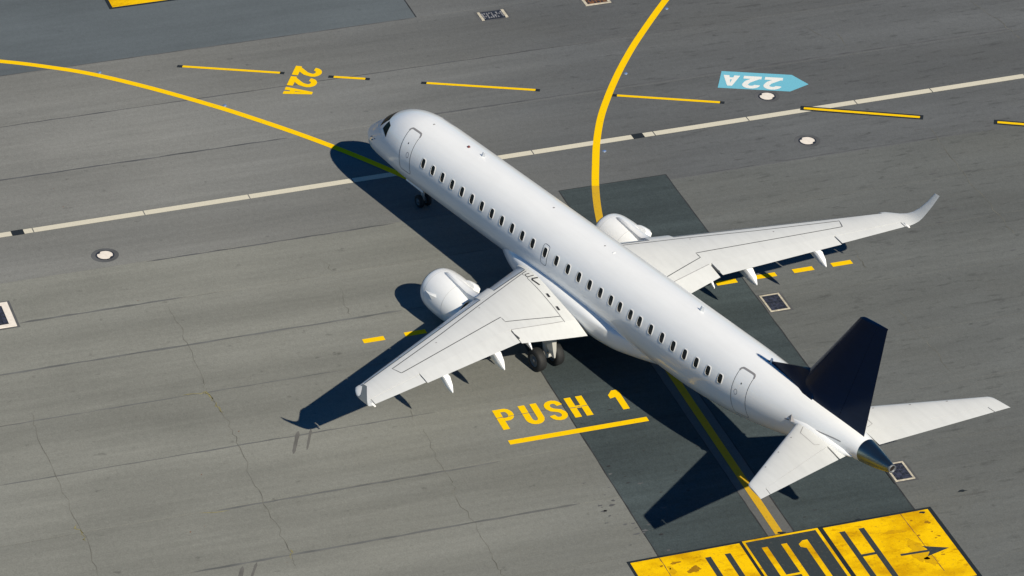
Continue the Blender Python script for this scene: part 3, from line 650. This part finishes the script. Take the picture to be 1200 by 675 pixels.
def chunk(y0, y1, t0, t1, ny=6, nt=10, sgn=1, drop=0.0, ext=0.0, zoff=0.0, droop=0.0):
    """closed solid: the part of the wing between spans y0,y1 and chord fractions t0,t1 (numbers or functions of y)"""
    rings = []
    for i in range(ny+1):
        y = y0+(y1-y0)*i/ny; a = t0(y) if callable(t0) else t0; b = t1(y) if callable(t1) else t1
        tb_ = lerp_tab(WT, y); cl = tb_[2]-tb_[0]
        ts = [a+(b-a)*(1-cos(pi*j/nt))/2 for j in range(nt+1)]
        up = [wing_pt(y*sgn, t, True) for t in ts]; lo = [wing_pt(y*sgn, t, False) for t in reversed(ts)]
        if b >= .999: lo = lo[1:]
        if a <= .001: lo = lo[:-1]
        r = up+lo
        for p in r:
            k = (p.x-up[0].x)/max(.01, up[-1].x-up[0].x); p.z += zoff-drop*k-droop*cl*(1-k)**1.3; p.x += ext*k
        rings.append(r)
    return MB().loft(rings)
def tline(pts):   # chord fraction from table of (y, x)
    def f(y):
        for a, b in zip(pts[:-1], pts[1:]):
            if y <= b[0] or b is pts[-1]: x = a[1]+(b[1]-a[1])*(y-a[0])/(b[0]-a[0]); break
        xl, zl, xt, zt_, tc = lerp_tab(WT, y); return (x-xl)/(xt-xl)
    return f
hinge_in = tline([(1.6, 19.42), (5.14, 19.55)]); hinge_out = tline([(5.0, 19.52), (10.6, 21.05)]); hinge_ail = tline([(10.5, 21.10), (13.42, 22.02)])
plus = lambda f, d: (lambda y: f(y)+d)
def wing_strip(pts, w, name, parent, sgn, mat='line', off=.005):
    P = []
    for a, b in zip(pts[:-1], pts[1:]):
        n = max(2, int(math.hypot(a[0]-b[0], a[1]-b[1])/.5)); P += [(a[0]+(b[0]-a[0])*i/n, a[1]+(b[1]-a[1])*i/n) for i in range(n)]
    P.append(pts[-1]); V = []
    for i, (x, y) in enumerate(P):
        a = Vector(P[max(i-1, 0)]); b = Vector(P[min(i+1, len(P)-1)]); d = (b-a).normalized(); q = Vector((-d.y, d.x))*w/2
        for s_ in (1, -1): V.append(wing_z(x+q.x*s_, (y+q.y*s_)*sgn, off))
    return mesh(name, V, [(2*i, 2*i+1, 2*i+3, 2*i+2) for i in range(len(P)-1)], M[mat], parent)
def canoe(pts, name, parent, sgn, mat='white'):
    """pts: (x, y, z, half width, half height)"""
    rings = []
    for x, y, z, hw, hh in pts: rings.append([Vector((x, y*sgn+hw*a, z+hh*b)) for a, b in ((-.85,1),(.85,1),(1,.7),(.9,-.2),(.35,-1),(-.35,-1),(-.9,-.2),(-1,.7))])
    return MB().loft(rings).build(name, M[mat], parent, angle=35)
def make_wing(sgn):
    side = 'port' if sgn < 0 else 'starboard'
    slat_t = .14
    w = chunk(.6, 13.42, slat_t, lambda y: (hinge_in(y) if y < 5.07 else hinge_out(y) if y < 10.55 else hinge_ail(y)), 60, 14, sgn).build('wing', M['wing_white'], plane, angle=40)
    for a, b in ((1.75, 4.0), (4.95, 7.7), (7.73, 10.5), (10.53, 13.2)):
        rings = []
        for i in range(9):
            y = a+(b-a)*i/8; tb_ = lerp_tab(WT, y); cl = tb_[2]-tb_[0]
            T_ = wing_pt(y*sgn, slat_t-.012, True, -.012); B_ = wing_pt(y*sgn, slat_t-.012, False); L_ = wing_pt(y*sgn, 0, True)-Vector((0, 0, .012*cl))
            up = [L_.lerp(T_, k/6)+Vector((0, 0, .006*cl*4*(k/6)*(1-k/6))) for k in range(7)]; lo = [B_.lerp(L_, k/4)-Vector((0, 0, .010*cl*4*(k/4)*(1-k/4))) for k in range(4)]
            rings.append(up+lo)
        MB().loft(rings).build('slat', M['wing_edge'], w, angle=40)
    chunk(4.0, 4.95, 0, slat_t-.004, 3, 8, sgn).build('leading_edge', M['wing_white'], w, angle=40)
    chunk(.6, 1.75, 0, slat_t-.004, 3, 8, sgn).build('leading_edge', M['wing_white'], w, angle=40)
    chunk(13.2, 13.42, 0, slat_t-.001, 3, 8, sgn).build('leading_edge', M['wing_white'], w, angle=40)
    chunk(1.72, 5.06, plus(hinge_in, .003), 1, 8, 8, sgn, drop=.10, ext=.02, zoff=.004).build('flap', M['wing_white'], w, angle=40)
    chunk(5.16, 10.50, plus(hinge_out, .004), 1, 12, 8, sgn, drop=.03, ext=.05, zoff=.012).build('flap', M['wing_white'], w, angle=40)
    chunk(10.56, 13.38, plus(hinge_ail, .010), 1, 8, 8, sgn).build('aileron', M['wing_white'], w, angle=40)
    # panel outline across the top skin
    lw = .042
    wing_strip([(19.12, 2.30), (18.99, 4.99), (18.64, 4.99), (20.78, 11.12), (20.80, 11.20), (20.36, 11.36), (18.78, 8.0), (17.28, 5.0), (16.28, 3.0), (15.80, 2.0), (15.72, 1.80)], lw, 'panel_outline', w, sgn)
    wing_strip([(15.85, 2.10), (17.1, 2.16), (18.3, 2.24), (19.5, 2.33)], .03, 'panel_outline', w, sgn, 'line')
    for a, b in (((5.6, 18.93), (5.6, 19.62)), ((7.6, 19.6), (7.6, 20.15)), ((9.4, 20.2), (9.4, 20.65))): wing_strip([(a[1], a[0]), (b[1], b[0]+.02)], .016, 'spoiler_joint', w, sgn, 'faint')
    wing_strip([(19.44, 2.4), (19.56, 5.05)], .03, 'hinge_line', w, sgn, 'gasket', .004)
    wing_strip([(19.56, 5.2), (21.03, 10.5)], .022, 'hinge_line', w, sgn, 'faint', .004)
    wing_strip([(21.02, 10.75), (21.98, 13.3)], .02, 'hinge_line', w, sgn, 'faint', .004)
    for a, b in ((1.8, 4.0), (4.95, 13.2)):
        pts = []
        for i in range(13):
            y = a+(b-a)*i/12; tb_ = lerp_tab(WT, y); pts.append((tb_[0]+(tb_[2]-tb_[0])*(slat_t-.004), y))
        wing_strip(pts, .045, 'slat_gap', w, sgn, 'line', .006)
    # flap track fairings
    canoe([(20.55,9.42,2.86,.03,.03),(20.8,9.42,2.82,.11,.10),(21.2,9.44,2.78,.15,.20),(21.55,9.46,2.70,.15,.24),(21.85,9.475,2.56,.09,.15),(22.0,9.48,2.46,.02,.03)], 'flap_track_fairing', w, sgn)
    canoe([(19.3,6.37,2.50,.03,.03),(19.7,6.38,2.45,.13,.13),(20.2,6.40,2.42,.17,.25),(20.65,6.42,2.34,.17,.28),(21.0,6.43,2.21,.10,.18),(21.17,6.43,2.11,.02,.03)], 'flap_track_fairing', w, sgn)
    canoe([(19.6,4.66,2.42,.03,.03),(20.0,4.66,2.36,.06,.12),(20.35,4.66,2.28,.05,.11),(20.52,4.66,2.18,.02,.03)], 'flap_track_fairing', w, sgn)
    # small dark stops where the flaps meet, vents at the root, fuel caps
    mb = MB(); p = wing_z(19.92, 5.11*sgn, .0); mb.box((19.93, 5.11*sgn, p.z-.02), (.6, .07, .05)); mb.build('flap_gap', M['line'], w)
    for x, y in ((17.6, 1.99), (18.5, 2.09)): wing_strip([(x, y), (x+.26, y+.03)], .11, 'vent', w, sgn, 'decal_black', .012)
    for x, y in ((17.6, 5.4), (19.3, 8.6), (18.0, 7.4)): wing_strip([(x, y), (x+.06, y)], .06, 'fuel_cap', w, sgn, 'gasket', .006)
    # winglet, blended
    rings = []
    W = [ # y, xLE, zLE, xTE, zTE, tc, cant
        (13.42,20.87,3.40,22.38,3.42,.11,0),(13.58,21.12,3.45,22.46,3.45,.105,10),(13.76,21.50,3.54,22.55,3.53,.10,28),(13.90,21.85,3.68,22.66,3.66,.095,48),(14.00,22.14,3.88,22.78,3.85,.09,63),(14.10,22.42,4.15,22.92,4.13,.085,72),(14.24,22.75,4.6,23.15,4.6,.08,76),(14.37,23.04,5.08,23.37,5.11,.08,76)]
    ts = [(1-cos(pi*j/12))/2 for j in range(13)]
    for (y, xl, zl, xt, zt_, tc, ca) in W:
        c_ = xt-xl; nz = Vector((0, -sin(radians(ca))*sgn, cos(radians(ca)))); r = []
        for up, seq in ((True, ts), (False, ts[-2:0:-1])):
            for t in seq: r.append(Vector((xl+c_*t, y*sgn, zl+(zt_-zl)*t))+nz*c_*foil(t, tc, up))
        rings.append(r)
    MB().loft(rings).build('winglet', M['wing_white'], w, angle=45)
    MB().tube((22.1, 13.50*sgn, 3.43), (22.55, 13.50*sgn, 3.43), .05, .035, 8).build('tail_light_pod', M['frame_white'], w, True)
    return w
port_wing = make_wing(-1); make_wing(1)
# black step markings painted at the port wing root and starboard one
for sgn, wg in ((-1, port_wing),):
    wing_strip([(16.42, 1.66), (16.40, 1.93), (16.50, 2.0), (16.95, 1.92)], .085, 'lettering', wg, sgn, 'decal_black', .009)
    wing_strip([(15.96, 1.80), (15.98, 2.04)], .055, 'lettering', wg, sgn, 'decal_black', .009)
    wing_strip([(16.18, 1.72), (16.20, 2.02)], .055, 'lettering', wg, sgn, 'decal_black', .009)
    wing_strip([(16.02, 2.06), (16.26, 2.06)], .045, 'lettering', wg, sgn, 'decal_black', .009)

# ---- engines
def make_engine(sgn):
    y, z = 4.45*sgn, 1.30; DX = 1.2; c = (DX, y, z); ax = (1, 0, 0)
    prof = [(12.5,.66),(12.0,.67),(11.75,.70),(11.62,.75),(11.56,.80),(11.58,.86),(11.68,.91),(11.85,.955),(12.1,.985),(12.5,1.005),(12.9,1.005),(13.3,.985),(13.7,.95),(14.1,.895),(14.45,.83),(14.45,.79),(13.9,.78)]
    nac = MB().lathe(c, ax, prof[5:], 48).build('engine_nacelle', M['white'], plane, angle=40)
    MB().lathe(c, ax, prof[1:7], 48).build('intake_lip', M['wing_edge'], nac, True)
    MB().lathe(c, ax, [(11.9,.68),(12.6,.66),(12.6,.001)], 40).build('intake_duct', M['steel_dark'], nac)
    MB().lathe(c, ax, [(12.1,.001),(12.2,.1),(12.4,.2),(12.55,.24)], 24).build('spinner', M['gasket'], nac, True)
    for k in range(24):
        a = 2*pi*k/24; mb = MB(); e = Vector((0, cos(a), sin(a))); q = Vector((0, -sin(a), cos(a)))
        C_ = Vector((12.5+DX, y, z)); mb.add([C_+e*.22-q*.03, C_+e*.22+q*.03+Vector((.06,0,0)), C_+e*.65+q*.07+Vector((.08,0,0)), C_+e*.65-q*.05], [(0,1,2,3)]); mb.build('fan_blade', M['fan'], nac)
    MB().lathe(c, ax, [(13.7,.62),(14.4,.60),(14.9,.52),(15.35,.42),(15.35,.39),(14.9,.44)], 32).build('core_cowl', M['steel'], nac, True)
    MB().lathe(c, ax, [(15.0,.30),(15.4,.26),(15.8,.14),(16.0,.01)], 24).build('exhaust_plug', M['steel_dark'], nac, True)
    for x, r_ in ((12.02, .981), (13.42, .981)):
        MB().lathe(c, ax, [(x, r_), (x+.02, r_)], 48).build('cowl_joint', M['faint'], nac)
    # pylon
    rings = []
    for x, zl, zh, hw in [(13.2,2.0,2.20,.02),(13.6,2.0,2.40,.07),(14.1,1.95,2.45,.12),(14.7,1.9,2.44,.16),(15.4,1.8,2.42,.19),(16.0,1.75,2.50,.20),(16.4,1.9,2.70,.20),(17.0,2.1,2.66,.12)]:
        rings.append([Vector((x, y+a*hw, b)) for a, b in ((-1, zl), (1, zl), (1, zh-.06), (.5, zh), (-.5, zh), (-1, zh-.06))])
    MB().loft(rings).build('pylon', M['white'], nac, angle=35)
    # strake on the flank, vent box on the other
    P = [Vector((DX+x, y+r*cos(radians(g_)), z+r*sin(radians(g_)))) for x, g_, r in ((12.02,160,.955),(12.95,148,.99),(12.75,170,.99),(12.55,158,1.12),(12.98,156,1.0))]
    MB().add(P, [(0,1,3),(0,3,2),(1,4,3),(2,3,4),(0,2,4,1)]).build('strake', M['white'], nac)
    a = radians(57); rings = []
    for x, h in ((14.2,.95),(14.42,1.08),(14.6,1.13),(14.95,1.14),(15.1,1.08),(15.14,.92)):
        e = Vector((0, cos(a), sin(a))); q = Vector((0, -sin(a), cos(a))); b = Vector((x, y, z))
        rings.append([b+e*.75-q*.2, b+e*.75+q*.2, b+e*(h-.03)+q*.18, b+e*h+q*.12, b+e*h-q*.12, b+e*(h-.03)-q*.18])
    MB().loft(rings).build('vent_fairing', M['white'], nac, angle=50)
    return nac
make_engine(-1); make_engine(1)

# ---- tail
def tail_foil(t, tc): return 5*tc*(.2969*math.sqrt(t)-.126*t-.3516*t*t+.2843*t**3-.1036*t**4)
def tail_chunk(root, tip, t0, t1, thick_dir, ny=8, nt=10, rng=(0, 1), tc=(.11, .09)):
    """root/tip: (LE point, TE point)"""
    rings = []
    for i in range(ny+1):
        s_ = rng[0]+(rng[1]-rng[0])*i/ny; le = root[0].lerp(tip[0], s_); te = root[1].lerp(tip[1], s_); c_ = (te-le).length; k = tc[0]+(tc[1]-tc[0])*s_
        ts = [t0+(t1-t0)*(1-cos(pi*j/nt))/2 for j in range(nt+1)]
        up = [le.lerp(te, t)+thick_dir*c_*tail_foil(t, k) for t in ts]; lo = [le.lerp(te, t)-thick_dir*c_*tail_foil(t, k) for t in reversed(ts)]
        if t1 >= .999: lo = lo[1:]
        if t0 <= .001: lo = lo[:-1]
        rings.append(up+lo)
    return MB().loft(rings)
for sgn in (-1, 1):
    root = (Vector((33.38, .35*sgn, 4.30)), Vector((36.38, .35*sgn, 4.12))); tip = (Vector((37.22, 5.80*sgn, 5.16)), Vector((38.33, 6.0*sgn, 5.17)))
    nrm = Vector((0, -.16*sgn, 1)).normalized()
    st = tail_chunk(root, tip, 0, .70, nrm).build('stabilizer', M['wing_white'], plane, angle=40)
    tail_chunk(root, tip, .706, 1, nrm, rng=(.115, .90)).build('elevator', M['wing_white'], st, angle=40)
    tail_chunk(root, tip, .70, 1, nrm, rng=(.0, .10), ny=2).build('stabilizer_root', M['wing_white'], st, angle=40)
    tail_chunk(root, tip, .70, 1, nrm, rng=(.905, 1.0), ny=2).build('stabilizer_tip', M['wing_white'], st, angle=40)
    skin_ribbon([(33.15+.13*k, (176-.3*k) if sgn < 0 else (4+.3*k)) for k in range(24)], .045, .006, 'seal_gap', M['gasket'], st)
    MB().add([Vector((33.25, .98*sgn, 4.47)), Vector((33.75, 1.0*sgn, 4.42)), Vector((33.62, 1.12*sgn, 4.44)), Vector((33.45, .95*sgn, 4.62))], [(0,1,2),(0,2,3),(1,3,2),(0,3,1)]).build('root_notch', M['gasket'], st)
    # rounded tip cap
    rings = []
    for k, sc in ((0, 1), (.05, .93), (.09, .75), (.11, .4)):
        le = tip[0]+Vector((.25*(1-sc)+k*.9, k*sgn*1.1, k*.16)); te = tip[1]+Vector((k*.3, k*sgn*.5, k*.1)); c_ = (te-le).length
        ts = [(1-cos(pi*j/10))/2 for j in range(11)]
        rings.append([le.lerp(te, t)+nrm*c_*tail_foil(t, .09)*sc for t in ts]+[le.lerp(te, t)-nrm*c_*tail_foil(t, .09)*sc for t in ts[-2:0:-1]])
    MB().loft(rings).build('tip_cap', M['wing_white'], st, angle=40)
    # root seal plate that the stabilizer moves against, and its outlined panel
    pl = MB()
    rg = []
    for x, hy, hz in ((33.0,.04,.03),(33.5,.18,.2),(34.3,.26,.31),(35.3,.26,.29),(36.2,.16,.18),(36.7,.03,.04)):
        w0 = f_wid(x)*.86; rg.append([Vector((x, sgn*(w0+hy*cos(2*pi*i/14)), 4.36+.0*x+hz*sin(2*pi*i/14)-(x-33)*.03)) for i in range(14)])
    pl.loft(rg).build('root_seal', M['white'], st, angle=60)
    def on_stab(s_, t, off=.006):
        le = root[0].lerp(tip[0], s_); te = root[1].lerp(tip[1], s_); c_ = (te-le).length; return le.lerp(te, t)+nrm*(c_*tail_foil(t, .11-.02*s_)+off)
    def stab_strip(pts, w_, mat, name):
        V = []; n = len(pts)
        for i in range(n):
            a = on_stab(*pts[max(i-1, 0)]); b = on_stab(*pts[min(i+1, n-1)]); d = (b-a).normalized(); q = d.cross(nrm)*w_/2; p = on_stab(*pts[i]); V += [p+q, p-q]
        mesh(name, V, [(2*i, 2*i+1, 2*i+3, 2*i+2) for i in range(n-1)], M[mat], st)
    stab_strip([(.13,.16),(.20,.2),(.20,.35),(.195,.55),(.15,.6)], .025, 'gasket', 'panel_outline')
    for k in range(3): stab_strip([(.3+.22*k, .12), (.3+.22*k+.012, .12)], .05, 'gasket', 'rivet_plate')
# fin with rudder and dorsal fillet
fr_ = (Vector((32.30, 0, 5.05)), Vector((36.84, 0, 5.02))); ft_ = (Vector((36.20, 0, 10.18)), Vector((37.86, 0, 10.38)))
yv = Vector((0, 1, 0))
fin = tail_chunk(fr_, ft_, 0, .66, yv, tc=(.10, .09)).build('fin', M['navy'], plane, angle=40, label='dark navy blue tail fin')
tail_chunk(fr_, ft_, .664, 1, yv, rng=(.0, 1.0), tc=(.10, .09)).build('rudder', M['navy'], fin, angle=40)
rings = []
for k, sc in ((0, 1), (.06, .9), (.11, .7), (.14, .35)):
    le = ft_[0]+Vector((k*1.5+.1*(1-sc), 0, k*1.0)); te = ft_[1]+Vector((k*.35, 0, k*.85)); c_ = (te-le).length
    ts = [(1-cos(pi*j/10))/2 for j in range(11)]
    rings.append([le.lerp(te, t)+yv*c_*tail_foil(t, .09)*sc for t in ts]+[le.lerp(te, t)-yv*c_*tail_foil(t, .09)*sc for t in ts[-2:0:-1]])
MB().loft(rings).build('fin_cap', M['navy'], fin, angle=40)
rings = []
for x, zh, hw in ((30.5,5.28,.015),(30.9,5.42,.03),(31.5,5.66,.06),(32.2,5.94,.10),(32.8,6.17,.14),(33.2,6.3,.2),(33.8,6.3,.2)):
    zb_ = 4.6+SL*x+f_top(x)-.12
    rings.append([Vector((x, -hw*1.5, zb_)), Vector((x, -hw*.75, (zb_+zh)/2)), Vector((x, -.03 if x < 33 else -hw*.5, zh)), Vector((x, .03 if x < 33 else hw*.5, zh)), Vector((x, hw*.75, (zb_+zh)/2)), Vector((x, hw*1.5, zb_))])
MB().loft(rings).build('dorsal_fin', M['navy'], fin, angle=35)

# ---- landing gear
def wheel(c, r, w, parent, nm='wheel', side=1):
    prof = [(-w/2, r*.55), (-w/2, r*.78), (-w*.42, r*.93), (-w*.25, r*.99), (0, r), (w*.25, r*.99), (w*.42, r*.93), (w/2, r*.78), (w/2, r*.55)]
    mb = MB().lathe(c, (0, 1, 0), prof, 32); t = mb.build('tyre', M['tyre'], parent, angle=50)
    MB().lathe(c, (0, 1, 0), [(-w*.46, r*.56), (-w*.36, r*.5), (-w*.36, r*.2), (-w*.5, r*.18), (-w*.5, .001)], 24).build('rim', M['rim'], parent, True)
    MB().lathe(c, (0, 1, 0), [(w*.46, r*.56), (w*.36, r*.5), (w*.36, r*.2), (w*.5, r*.18), (w*.5, .001)], 24).build('rim', M['rim'], parent, True)
for sgn in (-1, 1):
    g = MB().tube((19.05, 2.97*sgn, .52), (19.0, 2.97*sgn, 2.2), .13, .16, 16).build('main_gear', M['strut'], plane, angle=50)
    for dy in (-.45, .45): wheel((19.07, (2.97+dy)*sgn, .52), .52, .40, g)
    MB().tube((19.07, 2.45*sgn, .52), (19.07, 3.5*sgn, .52), .08).build('axle', M['strut'], g)
    MB().tube((19.0, 2.97*sgn, 1.2), (18.9, 1.6*sgn, 2.2), .07).build('side_brace', M['strut'], g)
    MB().tube((19.05, 2.97*sgn, .6), (19.42, 2.97*sgn, .95), .04).tube((19.42, 2.97*sgn, .95), (19.05, 2.97*sgn, 1.35), .04).build('torque_link', M['strut'], g)
    MB().loft([[Vector((x+a*hx, 2.97*sgn+b*hy, z_)) for a, b in ((-1,-1),(1,-.6),(1,.6),(-1,1))] for x, z_, hx, hy in ((19.25,2.25,.34,.2),(19.38,1.7,.28,.2),(19.55,1.1,.17,.13),(19.68,.78,.05,.05))]).build('leg_door', M['strut'], g)
    MB().box((18.75, 3.25*sgn, 1.85), (.6, .05, .7)).build('gear_door', M['white'], g)
ng = MB().tube((4.52, 0, .30), (4.36, 0, 1.7), .085, .10, 14).build('nose_gear', M['strut'], plane, angle=50)
for s_ in (-1, 1): wheel((4.52, .2*s_, .305), .305, .19, ng)
MB().tube((4.52, -.25, .305), (4.52, .25, .305), .05).build('axle', M['strut'], ng)
MB().tube((4.45, 0, .9), (3.3, 0, 1.5), .06).build('drag_brace', M['strut'], ng)
for s_ in (-1, 1): MB().box((4.5, .42*s_, 1.28), (1.4, .03, .30), m=Matrix.Rotation(radians(12*s_), 3, 'X')).build('gear_door', M['white'], ng)
MB().box((4.30, 0, 1.0), (.12, .3, .12)).build('taxi_light', M['chrome'], ng)
